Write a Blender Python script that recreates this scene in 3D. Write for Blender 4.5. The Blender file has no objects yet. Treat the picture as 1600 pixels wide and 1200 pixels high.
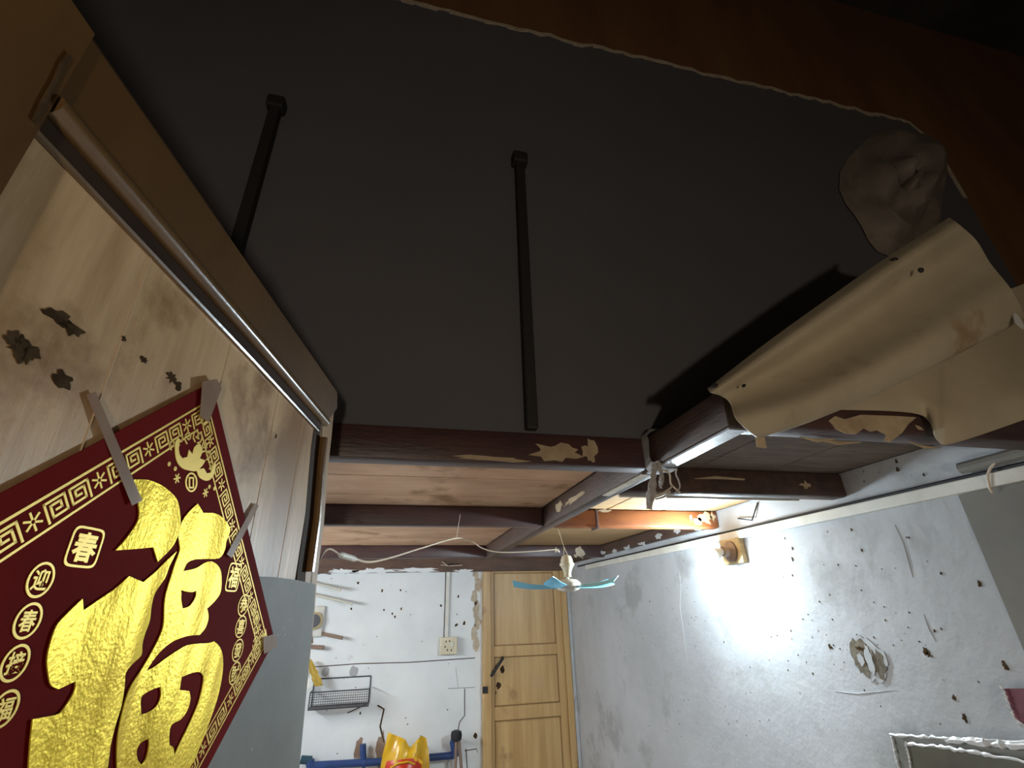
import bpy, bmesh, math, random
from mathutils import Vector, Matrix
random.seed(7)
S = bpy.context.scene
COL = S.collection
# ------------------------------------------------------------------ camera
F = 740.0                      # focal length in pixels of the 1600 wide frame
H = 1.62
CAM = Vector((0, 0, H))
up = Vector((-45, -1580, F)).normalized()
dy = Vector((-188, 358, F)); dy = (dy - up * dy.dot(up)).normalized()
dx = dy.cross(up)
if dx.x < 0: dx = -dx
RW = Matrix((dx, dy, up))      # image axes (right, down, forward) -> room axes
cd = bpy.data.cameras.new('camera'); cam = bpy.data.objects.new('camera', cd); COL.objects.link(cam)
cd.sensor_width = 36; cd.lens = F / 1600 * 36; cd.clip_start = 0.02
r_, u_, b_ = RW @ Vector((1, 0, 0)), RW @ Vector((0, -1, 0)), RW @ Vector((0, 0, -1))
cam.matrix_world = Matrix(((r_.x, u_.x, b_.x, 0), (r_.y, u_.y, b_.y, 0), (r_.z, u_.z, b_.z, H), (0, 0, 0, 1)))
S.camera = cam
# ------------------------------------------------------------------ world, exposure
w = bpy.data.worlds.new('world'); S.world = w; w.use_nodes = True
w.node_tree.nodes['Background'].inputs[0].default_value = (0.02, 0.02, 0.025, 1)
w.node_tree.nodes['Background'].inputs[1].default_value = 0.1
S.view_settings.view_transform = 'Standard'; S.view_settings.look = 'None'
S.view_settings.gamma = 1; S.view_settings.use_curve_mapping = False
S.view_settings.exposure = 0.0
BULB = 2600.0                  # radiance of the bare bulb on the right wall
FILL_LAMP = 800.0               # radiance of the unseen fill bulb added behind the camera

FILL_TUBE = 280.0                   # radiance of the fill tube added out of view in the back room

# ------------------------------------------------------------------ room points
def ray(x, y): return (RW @ Vector((x - 800, y - 600, F))).normalized()
def onax(x, y, ax, v):
    d = ray(x, y); return CAM + d * ((v - CAM[ax]) / d[ax])
def PY(x, y, Y): return onax(x, y, 1, Y)
def PX(x, y, X): return onax(x, y, 0, X)
YF, XR, ZP, ZB = 4.2, 1.457, 2.0, 1.92     # far wall, right wall, plank underside, joist underside
XL, YB = -1.6, -2.4

# ------------------------------------------------------------------ materials
MATS = {}
def mat(name, c1, c2=None, rough=0.7, scale=4.0, stretch=(1, 1, 1), bump=0.0, bscale=None, metal=0.0, c3=None, c3t=0.62, c3scale=2.0,
        emit=None, alpha=1.0, trans=0.0, spec=0.4, detail=6, contrast=(0.35, 0.65), specks=None, coat=0.0):
    if name in MATS: return MATS[name]
    m = bpy.data.materials.new(name); m.use_nodes = True
    nt = m.node_tree; N = nt.nodes; L = nt.links
    p = N['Principled BSDF']
    p.inputs['Base Color'].default_value = (*c1, 1)
    p.inputs['Roughness'].default_value = rough; p.inputs['Metallic'].default_value = metal
    p.inputs['Specular IOR Level'].default_value = spec
    p.inputs['Coat Weight'].default_value = coat
    if emit:
        p.inputs['Emission Color'].default_value = (*emit[0], 1); p.inputs['Emission Strength'].default_value = emit[1]
    p.inputs['Alpha'].default_value = alpha; p.inputs['Transmission Weight'].default_value = trans
    tc = N.new('ShaderNodeTexCoord'); mp = N.new('ShaderNodeMapping'); mp.inputs['Scale'].default_value = stretch
    L.new(tc.outputs['Object'], mp.inputs[0])
    col = None
    def noise(sc, det=detail, vec=mp.outputs[0]):
        n = N.new('ShaderNodeTexNoise'); n.inputs['Scale'].default_value = sc; n.inputs['Detail'].default_value = det
        n.inputs['Roughness'].default_value = 0.62
        L.new(vec, n.inputs['Vector']); return n
    def ramp(src, a, b):
        r = N.new('ShaderNodeMapRange'); r.inputs[1].default_value = a; r.inputs[2].default_value = b
        L.new(src, r.inputs[0]); return r.outputs[0]
    def mix(fac, a, b):
        x = N.new('ShaderNodeMix'); x.data_type = 'RGBA'; L.new(fac, x.inputs[0])
        for v, s in ((a, x.inputs[6]), (b, x.inputs[7])):
            if isinstance(v, tuple): s.default_value = (*v, 1)
            else: L.new(v, s)
        return x.outputs[2]
    if c2:
        n = noise(scale); col = mix(ramp(n.outputs[0], *contrast), c1, c2)
    if c3:
        n3 = noise(c3scale, 8, tc.outputs['Object']); col = mix(ramp(n3.outputs[0], c3t, c3t + 0.1), col if col else c1, c3)
    if specks:
        v = N.new('ShaderNodeTexVoronoi'); v.inputs['Scale'].default_value = specks[0]
        L.new(tc.outputs['Object'], v.inputs['Vector'])
        nn = noise(specks[0] * 0.22, 2, tc.outputs['Object'])
        a = N.new('ShaderNodeMath'); a.operation = 'MULTIPLY'; L.new(ramp(v.outputs['Distance'], specks[1] + 0.05, specks[1]), a.inputs[0])
        L.new(ramp(nn.outputs[0], 0.5, 0.55), a.inputs[1])
        col = mix(a.outputs[0], col if col else c1, specks[2])
    if col: L.new(col, p.inputs['Base Color'])
    if bump:
        nb = noise(bscale or scale * 4, 8); bp = N.new('ShaderNodeBump'); bp.inputs['Strength'].default_value = 0.6; bp.inputs['Distance'].default_value = bump
        L.new(nb.outputs[0], bp.inputs['Height']); L.new(bp.outputs[0], p.inputs['Normal'])
    MATS[name] = m; return m

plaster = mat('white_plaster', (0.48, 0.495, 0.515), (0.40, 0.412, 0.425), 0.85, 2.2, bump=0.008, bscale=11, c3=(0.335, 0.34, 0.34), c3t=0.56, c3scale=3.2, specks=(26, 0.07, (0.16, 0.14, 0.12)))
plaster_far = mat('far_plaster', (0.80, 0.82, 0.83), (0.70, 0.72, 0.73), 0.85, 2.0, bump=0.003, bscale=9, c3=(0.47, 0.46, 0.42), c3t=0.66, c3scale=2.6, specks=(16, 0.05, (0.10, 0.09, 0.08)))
grey_board = mat('grey_board', (0.21, 0.20, 0.175), (0.16, 0.155, 0.14), 0.8, 3, bump=0.002)
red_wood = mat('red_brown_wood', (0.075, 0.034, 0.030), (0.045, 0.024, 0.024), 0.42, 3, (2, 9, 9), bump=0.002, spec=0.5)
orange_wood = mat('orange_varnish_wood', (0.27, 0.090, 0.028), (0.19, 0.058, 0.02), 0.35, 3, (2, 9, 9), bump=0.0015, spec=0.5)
girder_wood = mat('girder_dark_wood', (0.09, 0.05, 0.035), (0.05, 0.03, 0.024), 0.5, 3, (9, 2, 9), bump=0.002)
plank_left = mat('dirty_pale_board', (0.60, 0.375, 0.235), (0.44, 0.255, 0.15), 0.8, 3, (1, 2.2, 1), bump=0.002, c3=(0.27, 0.145, 0.06), c3t=0.56, c3scale=3.5)
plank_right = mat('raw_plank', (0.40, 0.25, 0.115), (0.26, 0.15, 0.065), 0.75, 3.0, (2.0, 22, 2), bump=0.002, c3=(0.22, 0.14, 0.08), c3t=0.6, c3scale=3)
plank_dark = mat('dark_plank', (0.21, 0.16, 0.12), (0.11, 0.08, 0.065), 0.8, 3.0, (2.0, 24, 2), bump=0.002)  # darker plank tone, for the nearest bay and the backing
door_wood = mat('door_wood', (0.55, 0.37, 0.17), (0.42, 0.255, 0.10), 0.4, 2.0, (9, 9, 0.5), bump=0.0015, c3=(0.27, 0.15, 0.06), c3t=0.63, c3scale=3)
shaded_cab_wood = mat('shaded_cabinet_wood', (0.12, 0.058, 0.016), (0.062, 0.028, 0.007), 0.42, 2.2, (2, 2, 0.7), bump=0.0008, bscale=30, c3=(0.20, 0.11, 0.04), c3t=0.62, c3scale=7, spec=0.5)  # brown wood darkened, shade of the upper left partition put into its colour
cab_panel = mat('cabinet_panel_wood', (0.60, 0.40, 0.215), (0.25, 0.125, 0.036), 0.4, 1.9, (4.5, 4.5, 0.6), bump=0.0008, bscale=30, c3=(0.24, 0.12, 0.038), c3t=0.50, c3scale=5, spec=0.5, contrast=(0.40, 0.60))
cab_mould = mat('moulding_wood', (0.15, 0.085, 0.033), (0.11, 0.058, 0.02), 0.25, 8, bump=0.0006, bscale=40, spec=0.8, coat=0.4)
dark_groove = mat('dark_wood_shade', (0.04, 0.019, 0.008), (0.025, 0.012, 0.005), 0.7, 6, spec=0.15)  # dark wood; on the stile strip it also stands for recess shade
soot = mat('soot_mark', (0.04, 0.026, 0.015), (0.085, 0.055, 0.03), 1.0, 60, spec=0.0)
grey_metal = mat('grey_sheet', (0.185, 0.182, 0.165), (0.13, 0.128, 0.115), 0.6, 5, bump=0.0006, bscale=30, specks=(60, 0.06, (0.3, 0.3, 0.29)))
part_wood = mat('partition_wood', (0.20, 0.10, 0.04), (0.15, 0.065, 0.03), 0.65, 1.2, (3, 3, 0.6), bump=0.001)
sheet_grey = mat('grey_sheet_back', (0.105, 0.102, 0.112), (0.085, 0.085, 0.095), 0.9, 0.9, bump=0.0008)
sheet_dark = mat('dark_patch', (0.045, 0.045, 0.055), rough=0.9)
torn = mat('torn_edge', (0.55, 0.47, 0.36), (0.38, 0.30, 0.22), 0.9, 30)
vinyl = mat('beige_vinyl', (0.50, 0.435, 0.31), (0.38, 0.325, 0.225), 0.55, 3.0, bump=0.0015, bscale=10, c3=(0.29, 0.205, 0.11), c3t=0.6, c3scale=5)
film = mat('cloudy_film', (0.26, 0.22, 0.18), (0.16, 0.135, 0.115), 0.5, 9, bump=0.004, bscale=14)
iron = mat('dark_iron', (0.02, 0.018, 0.018), rough=0.6)
black = mat('black_plastic', (0.012, 0.012, 0.014), rough=0.5)
white_pl = mat('white_plastic', (0.72, 0.71, 0.66), (0.62, 0.60, 0.53), 0.4, 12)
cream = mat('cream_plastic', (0.68, 0.62, 0.46), (0.6, 0.53, 0.38), 0.4, 10)
paint_chip = mat('bare_wood_chip', (0.50, 0.40, 0.26), (0.36, 0.27, 0.17), 0.9, 14)
blue_bl = mat('blue_blade', (0.18, 0.52, 0.72), rough=0.3)
blue_pipe = mat('blue_paint', (0.025, 0.06, 0.20), (0.02, 0.045, 0.14), 0.4, 10)
steel = mat('wire_steel', (0.10, 0.10, 0.11), rough=0.4, metal=0.6)
galv = mat('speckled_metal', (0.62, 0.64, 0.68), (0.40, 0.42, 0.46), 0.4, 30, specks=(120, 0.15, (0.08, 0.08, 0.09)))
rag_m = mat('grey_rag', (0.52, 0.50, 0.48), (0.36, 0.345, 0.335), 0.95, 60, bump=0.003, bscale=120)
wire_pale = mat('pale_wire', (0.60, 0.50, 0.38), rough=0.5)
lamp_wood = mat('lamp_block_wood', (0.50, 0.40, 0.22), (0.38, 0.28, 0.14), 0.6, 8, (1, 1, 4))
ceramic = mat('brown_bakelite', (0.22, 0.15, 0.11), rough=0.4)
bulb_m = mat('bulb_glow', (1, 1, 1), emit=((0.74, 0.90, 1.0), BULB))
fill_bulb = mat('fill_bulb_glow', (1, 1, 1), emit=((1.0, 0.84, 0.66), FILL_LAMP))
yellow = mat('yellow_film', (0.75, 0.45, 0.015), (0.62, 0.34, 0.01), 0.25, 10, bump=0.003, bscale=25, spec=0.7)
red_film = mat('red_film', (0.50, 0.03, 0.01), rough=0.3)
red_paper = mat('red_paper', (0.15, 0.0045, 0.003), (0.11, 0.003, 0.002), 0.7, 6, spec=0.04)
def gold_mat():
    m = mat('gold_foil', (0.90, 0.66, 0.05), (0.70, 0.48, 0.03), 0.42, 9.0, (1, 1, 1), metal=0.6, bump=0.0, spec=0.5)
    nt = m.node_tree; N = nt.nodes; L = nt.links; p = N['Principled BSDF']
    tc = N['Texture Coordinate']
    a = N.new('ShaderNodeMapping'); a.inputs['Rotation'].default_value = (0.7, 0, 0); a.inputs['Scale'].default_value = (1, 1, 0.35)
    L.new(tc.outputs['Object'], a.inputs[0])
    n1 = N.new('ShaderNodeTexNoise'); n1.inputs['Scale'].default_value = 17; n1.inputs['Detail'].default_value = 1.5; L.new(a.outputs[0], n1.inputs['Vector'])
    n2 = N.new('ShaderNodeTexNoise'); n2.inputs['Scale'].default_value = 330; n2.inputs['Detail'].default_value = 4; L.new(tc.outputs['Object'], n2.inputs['Vector'])
    b1 = N.new('ShaderNodeBump'); b1.inputs['Distance'].default_value = 0.022; b1.inputs['Strength'].default_value = 0.8; L.new(n1.outputs[0], b1.inputs['Height'])
    b2 = N.new('ShaderNodeBump'); b2.inputs['Distance'].default_value = 0.0008; b2.inputs['Strength'].default_value = 0.7; L.new(n2.outputs[0], b2.inputs['Height'])
    L.new(b1.outputs[0], b2.inputs['Normal']); L.new(b2.outputs[0], p.inputs['Normal'])
    return m
gold = gold_mat()
gold_print = mat('gold_print', (0.74, 0.52, 0.10), rough=0.45, metal=0.3)
tape_m = mat('brown_tape', (0.34, 0.22, 0.15), rough=0.3, alpha=0.72)
maroon = mat('maroon_cloth', (0.11, 0.008, 0.022), rough=0.5)
silver = mat('silver_tinsel', (0.8, 0.8, 0.82), rough=0.2, metal=0.9)
dirty_film = mat('clear_film', (0.20, 0.195, 0.17), (0.15, 0.145, 0.125), 0.3, 6, spec=0.6)
film_edge = mat('film_edge', (0.60, 0.60, 0.60), rough=0.3)
concrete = mat('floor_concrete', (0.34, 0.32, 0.30), (0.28, 0.265, 0.25), 0.85, 4, bump=0.002)
dark_ceiling = mat('dark_ceiling', (0.05, 0.045, 0.04), (0.035, 0.03, 0.03), 0.9, 3)
dim_wall = mat('dim_wall', (0.16, 0.145, 0.125), (0.12, 0.11, 0.095), 0.85, 3)

# ------------------------------------------------------------------ mesh helpers
class MB:
    def __init__(s): s.v = []; s.f = []
    def add(s, vs, fs):
        o = len(s.v); s.v += [Vector(v) for v in vs]; s.f += [tuple(i + o for i in f) for f in fs]; return s
    def box(s, a, b):
        (x0, y0, z0), (x1, y1, z1) = a, b
        return s.add([(x0,y0,z0),(x1,y0,z0),(x1,y1,z0),(x0,y1,z0),(x0,y0,z1),(x1,y0,z1),(x1,y1,z1),(x0,y1,z1)],
                     [(0,3,2,1),(4,5,6,7),(0,1,5,4),(1,2,6,5),(2,3,7,6),(3,0,4,7)])
    def bbox(s, a, b, c=0.004):                                   # bevelled box
        bm = bmesh.new(); bmesh.ops.create_cube(bm, size=1)
        for v in bm.verts: v.co = Vector([(a[i] + b[i]) / 2 + v.co[i] * (b[i] - a[i]) for i in range(3)])
        bmesh.ops.bevel(bm, geom=list(bm.edges), offset=c, segments=2, affect='EDGES', profile=0.5)
        bm.verts.ensure_lookup_table()
        s.add([v.co.copy() for v in bm.verts], [tuple(v.index for v in f.verts) for f in bm.faces]); bm.free(); return s
    def tube(s, pts, r, n=8, caps=True):
        pts = [Vector(p) for p in pts]; k = len(pts); rings = []
        rr = r if isinstance(r, (list, tuple)) else [r] * k
        prev = None
        for i, p in enumerate(pts):
            t = (pts[min(i + 1, k - 1)] - pts[max(i - 1, 0)]).normalized()
            if prev is None: a = t.orthogonal().normalized()
            else: a = (prev - t * prev.dot(t)).normalized()
            prev = a; b = t.cross(a)
            rings.append([p + (a * math.cos(q * math.tau / n) + b * math.sin(q * math.tau / n)) * rr[i] for q in range(n)])
        vs = [v for g in rings for v in g]
        fs = [(i*n+q, i*n+(q+1) % n, (i+1)*n+(q+1) % n, (i+1)*n+q) for i in range(k-1) for q in range(n)]
        if caps: fs += [tuple(range(n))[::-1], tuple((k-1)*n+q for q in range(n))]
        return s.add(vs, fs)
    def lathe(s, prof, c, axis='Z', n=24):
        vs = []; fs = []; c = Vector(c)
        for r, h in prof:
            for q in range(n):
                a = q * math.tau / n; x, y = r * math.cos(a), r * math.sin(a)
                vs.append(c + (Vector((x, y, h)) if axis == 'Z' else Vector((h, x, y)) if axis == 'X' else Vector((x, h, y))))
        k = len(prof)
        fs = [(i*n+q, i*n+(q+1) % n, (i+1)*n+(q+1) % n, (i+1)*n+q) for i in range(k-1) for q in range(n)]
        fs += [tuple(range(n))[::-1], tuple((k-1)*n+q for q in range(n))]
        return s.add(vs, fs)
    def prism(s, pts, off):                                       # polygon pushed along off
        pts = [Vector(p) for p in pts]; off = Vector(off); n = len(pts)
        return s.add(pts + [p + off for p in pts], [tuple(range(n))[::-1], tuple(range(n, 2*n))] + [(i, (i+1) % n, (i+1) % n + n, i + n) for i in range(n)])
    def grid(s, rows, off=None):
        nr, nc = len(rows), len(rows[0]); vs = [Vector(p) for r in rows for p in r]
        fs = [(i*nc+j, i*nc+j+1, (i+1)*nc+j+1, (i+1)*nc+j) for i in range(nr-1) for j in range(nc-1)]
        if off is not None:
            off = Vector(off); m = nr * nc; vs += [v + off for v in vs]
            fs += [tuple(i + m for i in f)[::-1] for f in fs]
            rim = [j for j in range(nc)] + [i*nc+nc-1 for i in range(1, nr)] + [(nr-1)*nc+j for j in range(nc-2, -1, -1)] + [i*nc for i in range(nr-2, 0, -1)]
            fs += [(rim[i], rim[(i+1) % len(rim)], rim[(i+1) % len(rim)] + m, rim[i] + m) for i in range(len(rim))]
        return s.add(vs, fs)
    def build(s, name, m, parent=None, smooth=False):
        loc = parent.matrix_basis.translation if parent else Vector((0, 0, 0))
        if parent and parent.parent: loc = loc + parent.parent.matrix_basis.translation
        me = bpy.data.meshes.new(name); me.from_pydata([v - loc for v in s.v], [], s.f)
        bm = bmesh.new(); bm.from_mesh(me); bmesh.ops.recalc_face_normals(bm, faces=bm.faces); bm.to_mesh(me); bm.free()
        me.materials.append(m)
        if smooth:
            me.polygons.foreach_set('use_smooth', [True] * len(me.polygons))
            me.set_sharp_from_angle(angle=math.radians(40))
        o = bpy.data.objects.new(name, me); COL.objects.link(o); o.parent = parent
        return o
def tag(o, label=None, cat=None, group=None, kind=None):
    for k, v in (('label', label), ('category', cat), ('group', group), ('kind', kind)):
        if v: o[k] = v
    return o
def thing(name, loc, label, cat, group=None):
    o = bpy.data.objects.new(name, None); COL.objects.link(o); o.location = loc; o.empty_display_size = 0.05
    return tag(o, label, cat, group)
def struct(name, mb, m, parent=None, label=None):
    o = mb.build(name, m, parent)
    if parent is None: o['kind'] = 'structure'
    if label: o['label'] = label
    return o
def chip(c, ru, rv, U, V, off, n=14, jit=0.35, seed=0):           # irregular flake: polygon around c in the U,V plane, pushed along off
    g = random.Random(seed); pts = []
    for i in range(n):
        a = i * math.tau / n; k = 1 + jit * (g.random() * 2 - 1)
        pts.append(Vector(c) + Vector(U) * (ru * k * math.cos(a)) + Vector(V) * (rv * k * math.sin(a)))
    return MB().prism(pts, off)
X_, Y_, Z_ = Vector((1, 0, 0)), Vector((0, 1, 0)), Vector((0, 0, 1))
def smooth_path(pts, n=6):
    pts = [Vector(p) for p in pts]; out = []
    for i in range(len(pts) - 1):
        p0, p1, p2, p3 = pts[max(i-1, 0)], pts[i], pts[i+1], pts[min(i+2, len(pts)-1)]
        for k in range(n):
            t = k / n
            out.append(0.5 * ((2*p1) + (p2-p0)*t + (2*p0-5*p1+4*p2-p3)*t*t + (3*p1-p0-3*p2+p3)*t**3))
    return out + [pts[-1]]

# ================================================================== the setting
struct('floor', MB().box((XL - .1, YB - .1, -.1), (4.1, YF + .1, 0)), concrete)
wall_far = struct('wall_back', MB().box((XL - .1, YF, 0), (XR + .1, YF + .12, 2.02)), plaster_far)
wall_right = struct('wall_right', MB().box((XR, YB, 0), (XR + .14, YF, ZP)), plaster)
struct('wall_left', MB().box((XL - .1, 1.1, 0), (XL, YF, ZP)), plaster_far)
struct('wall_left_near', MB().box((XL - .1, YB, 0), (XL, 1.1, 4.72)), dim_wall)
struct('wall_front', MB().box((XL - .1, YB - .1, 0), (4.1, YB, 4.8)), dim_wall)
struct('wall_right_upper', MB().box((3.95, YB, ZP), (4.05, 1.06, 4.72)), part_wood)
struct('wall_partition', MB().box((XL, 1.062, ZP + .024), (3.95, 1.10, 4.72)), part_wood)
struct('ceiling_upper', MB().box((XL, YB, 4.72), (4.05, 1.12, 4.8)), dark_ceiling)
struct('floor_ledge', MB().box((XR + .141, YB, ZP - .06), (3.95, 1.06, ZP)), concrete)

# loft floor seen from below: planks one by one
loft = struct('ceiling', MB().box((XL, 1.101, ZP + .022), (XR, YF, ZP + .05)), plank_dark)
def plank(a, b, m):
    o = MB().bbox((a[0], a[1], ZP), (b[0], b[1], ZP + .0215), .003).build('plank', m, loft); return o
yb = [1.10, 1.30, 1.52, 1.80, 2.05, 2.36, 2.66, 2.98, 3.30, 3.62, 3.92, 4.195]
for i in range(len(yb) - 1):
    plank((XL + .002, yb[i] + .0015), (.60, yb[i + 1] - .0015), plank_left)
xs = [.652, .905, 1.18, XR - .002]
for i in range(3):
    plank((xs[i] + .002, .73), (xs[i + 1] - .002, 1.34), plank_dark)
    plank((xs[i] + .002, 1.343), (xs[i + 1] - .002, 2.05), plank_right)
for a, b in ((2.053, 2.40), (2.403, 2.75), (2.753, 3.10), (3.103, 3.45), (3.453, 3.80), (3.803, 4.195)):
    plank((.654, a), (XR - .002, b), plank_right)

# joists
def joist(x0, x1, yfar, m, label, wd=.052, z0=ZB, z1=ZP - .001, r=.008):
    t = thing('ceiling_joist', ((x0 + x1) / 2, yfar - wd / 2, z0), label, 'joist', 'joists under the loft floor')
    MB().bbox((x0, yfar - wd, z0), (x1, yfar, z1), r).build('beam', m, t, True); return t
j1 = joist(XL, .598, 1.102, red_wood, 'dark red-brown joist under the edge of the dark hanging sheet', .056)
j2 = joist(XL, .598, 2.035, red_wood, 'dark red-brown joist across the dirty pale boards, left of the girder', .055)
j3 = joist(XL, .598, 3.40, red_wood, 'farthest joist on the left, just before the white back wall')
jA = joist(.655, XR, .785, red_wood, 'nearest joist, maroon with a long bare-wood patch, behind the beige sheet', .06)
jB = joist(.655, XR, 1.36, girder_wood, 'near-black joist between the grey planks and the orange-lit planks', .062)
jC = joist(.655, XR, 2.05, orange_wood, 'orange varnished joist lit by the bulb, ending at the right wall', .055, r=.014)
jD = joist(.655, XR, 3.40, red_wood, 'farthest joist on the right, behind the hanging fan')
# bare patches, bands and splinters on the joists
for c, ru, rv, sd in (((.36, 0, 1.952), .055, .022, 3), ((.20, 0, 1.929), .08, .006, 4), ((.445, 0, 1.955), .018, .026, 5)):
    chip((c[0], 1.0445, c[2]), ru, rv, X_, Z_, (0, .003, 0), 18, .4, sd).build('bare_patch', paint_chip, j1)
MB().box((-.02, 1.06, ZB - .0012), (.596, 1.101, ZB + .001)).build('worn_underside', paint_chip, j1) if False else None
def fl(p, Y): q = PY(*p, Y); return (q.x, Y, q.z)
pa = [(1295,657),(1305,650),(1320,655),(1345,648),(1400,650),(1432,652),(1420,662),(1410,676),(1392,690),(1382,688),(1386,679),(1372,672),(1362,674),(1350,669),(1338,678),(1322,677),(1306,669)]
MB().prism([fl(p, .7235) for p in pa], (0, .003, 0)).build('bare_patch', paint_chip, jA)
MB().prism([fl(p, .7235) for p in [(1430,664),(1437,666),(1444,672),(1436,671)]], (0, .003, 0)).build('bare_patch', paint_chip, jA)
for a, b, w_ in (((1250, 683), (1305, 686), .004), ((1275, 686), (1345, 691), .005), ((1420, 690), (1470, 700), .004)):
    A, B = onax(*a, 2, ZB - .002), onax(*b, 2, ZB - .004)
    MB().tube([A, (A + B) / 2 + Vector((0, .003, -.004)), B], [.001, w_, .001], 6).build('splinter', paint_chip, jA)
MB().box((.66, 1.3592, ZB - .004), (XR - .14, 1.366, ZB + .012)).build('pale_edge_strip', white_pl, jB)
A, B = PY(1085, 748, 1.292), PY(1163, 749, 1.292)
MB().tube([A, A.lerp(B, .4) + Vector((0, -.004, .004)), B], [.0008, .005, .003], 6).build('splinter', paint_chip, jB)
chip((1.30, 1.2965, 1.955), .02, .012, X_, Z_, (0, .003, 0), 12, .5, 9).build('bare_patch', paint_chip, jB)
MB().bbox((.842, 1.989, ZB - .006), (.853, 2.056, ZP - .004), .002).build('tie_band', red_wood, jC)
for i, (x, z, a, b) in enumerate(((1.385, 1.965, .03, .024), (1.345, 1.948, .02, .02), (1.425, 1.975, .014, .018), (1.31, 1.963, .006, .016), (.885, 1.992, .03, .006))):
    chip((x, 1.9935, z), a, b, X_, Z_, (0, .003, 0), 13, .45, 20 + i).build('bare_patch', paint_chip, jC)
for i, (x, z, a, b) in enumerate(((1.10, 1.965, .018, .016), (1.27, 1.955, .035, .03), (1.235, 1.925, .012, .012))):
    chip((x, 3.3465, z), a, b, X_, Z_, (0, .003, 0), 13, .4, 40 + i).build('plaster_lump', torn, jD)
# girder
gt = thing('girder', (.626, 2.0, ZB), 'dark wooden girder running from the far wall towards the viewer with a metal strip below', 'beam')
MB().bbox((.60, .735, ZB), (.653, 3.46, ZP - .001), .006).build('beam', girder_wood, gt, True)
MB().box((.606, .745, ZB - .004), (.648, 1.035, ZB + .001)).build('metal_strip', galv, gt)
MB().box((.610, 1.045, ZB - .004), (.645, 1.085, ZB + .001)).build('metal_strip', galv, gt)
MB().box((.604, 1.10, ZB - .002), (.628, 1.36, ZB + .001)).build('bare_strip', torn, gt)
for i, (y, z, a, b) in enumerate(((1.60, 1.955, .09, .010), (1.76, 1.962, .045, .016))):
    chip((.597, y, z), a, b, Y_, Z_, (.004, 0, 0), 16, .5, 60 + i).build('bare_patch', paint_chip, gt)
# wall plate on far wall, ledger along right wall
struct('trim_1', MB().bbox((-.62, YF - .03, 1.885), (XR - .005, YF - .001, 1.997), .004), mat('plate_wood', (0.13, 0.07, 0.045), (0.08, 0.045, 0.032), 0.6, 3, (2, 9, 9), bump=0.002))
led = struct('trim_2', MB().bbox((XR - .028, 2.06, 1.93), (XR - .001, YF - .04, 1.998), .004), girder_wood)
for i in range(9):
    y = 2.12 + i * .2
    chip((XR - .0295, y, 1.935 + .03 * random.random()), .03 + .03 * random.random(), .012, Y_, Z_, (.004, 0, 0), 12, .5, 80 + i).build('plaster_lump', plaster, led)
# wooden strip and dark gap along the right wall
tr = struct('trim_3', MB().bbox((XR - .022, .40, 1.858), (XR - .001, 3.70, 1.891), .003), white_pl)
MB().tube([(XR - .006, .42, 1.897), (XR - .006, 2.0, 1.896), (XR - .006, 3.9, 1.897)], .0055, 6).build('cable', black, tr)
MB().tube(smooth_path([(XR - .02, .78, 1.95), (XR - .03, .86, 1.90), (XR - .028, .88, 1.86), (XR - .02, .885, 1.845)], 4), .003, 6).build('tie_wire', wire_pale, tr)
tp = struct('trim_4', MB().tube([(XR - .02, .30, 1.925), (XR - .02, .93, 1.918)], .015, 10), grey_board)
# grey board on the near part of the right wall
struct('trim_5', MB().box((XR - .006, YB + .01, 0.05), (XR - .0005, .972, 1.857)), grey_board)
# white plaster return over the corner beside the door
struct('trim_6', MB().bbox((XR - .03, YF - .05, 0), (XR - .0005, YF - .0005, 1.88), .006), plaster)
# old damage on the right wall
hx = XR - .004
old_mortar = mat('old_mortar', (0.20, 0.17, 0.125), (0.11, 0.09, 0.065), 0.95, 45, bump=0.004)
chip((XR - .003, 1.408, 1.443), .060, .060, Y_, Z_, (.0028, 0, 0), 34, .14, 4).build('plaster_rim', plaster, wall_right)
chip((XR - .0045, 1.428, 1.445), .036, .050, Y_, Z_, (.003, 0, 0), 26, .15, 5).build('broken_plaster', old_mortar, wall_right)
chip((XR - .0035, 1.375, 1.430), .022, .034, Y_, Z_, (.003, 0, 0), 22, .3, 15).build('broken_plaster', old_mortar, wall_right)
chip((XR - .0060, 1.432, 1.438), .013, .018, Y_, Z_, (.003, 0, 0), 16, .25, 7).build('plaster_flake', plaster, wall_right)
chip((XR - .0060, 1.402, 1.440), .012, .040, Y_, Z_, (.003, 0, 0), 20, .25, 6).build('plaster_flake', plaster, wall_right)
chip((XR - .0058, 1.425, 1.470), .016, .005, Y_, Z_, (.003, 0, 0), 12, .3, 8).build('hole_mark', soot, wall_right)
chip((XR - .0058, 1.414, 1.438), .004, .028, Y_, Z_, (.003, 0, 0), 12, .3, 9).build('hole_mark', soot, wall_right)
marks = [(1238,857,.008),(1238,874,.010),(1238,899,.006),(1226,841,.005),(1324,804,.008),(1330,828,.006),(1346,860,.006),(1432,780,.009),(1420,840,.005),(1450,1022,.012),(1447,1018,.016),(1270,1053,.007),(1296,1010,.010),(1299,1012,.007),(1350,1078,.004),(1300,968,.004),(1280,940,.004),(1262,960,.004),(1490,1090,.010),(1507,1122,.012),(1460,986,.006),(1530,912,.010),(1402,734,.010),(1400,721,.010),(1443,742,.006),(1470,896,.006),(1205,995,.005),(1131,1003,.006),(1085,940,.004),(1015,940,.006),(1570,1040,.014)]
g = random.Random(21)
for k in range(70):
    x = g.gauss(1290, 110); y = g.gauss(985, 90)
    if 1000 < x < 1490 and 860 < y < 1180: marks.append((x, y, g.uniform(.0015, .0045)))
for i, (x, y, r) in enumerate(marks):
    p = PX(x, y, XR - .0015)
    chip(p, r * .42, r * .62, Y_, Z_, (.0015, 0, 0), 13, .5, 100 + i).build('pock_mark', soot, wall_right)
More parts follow.
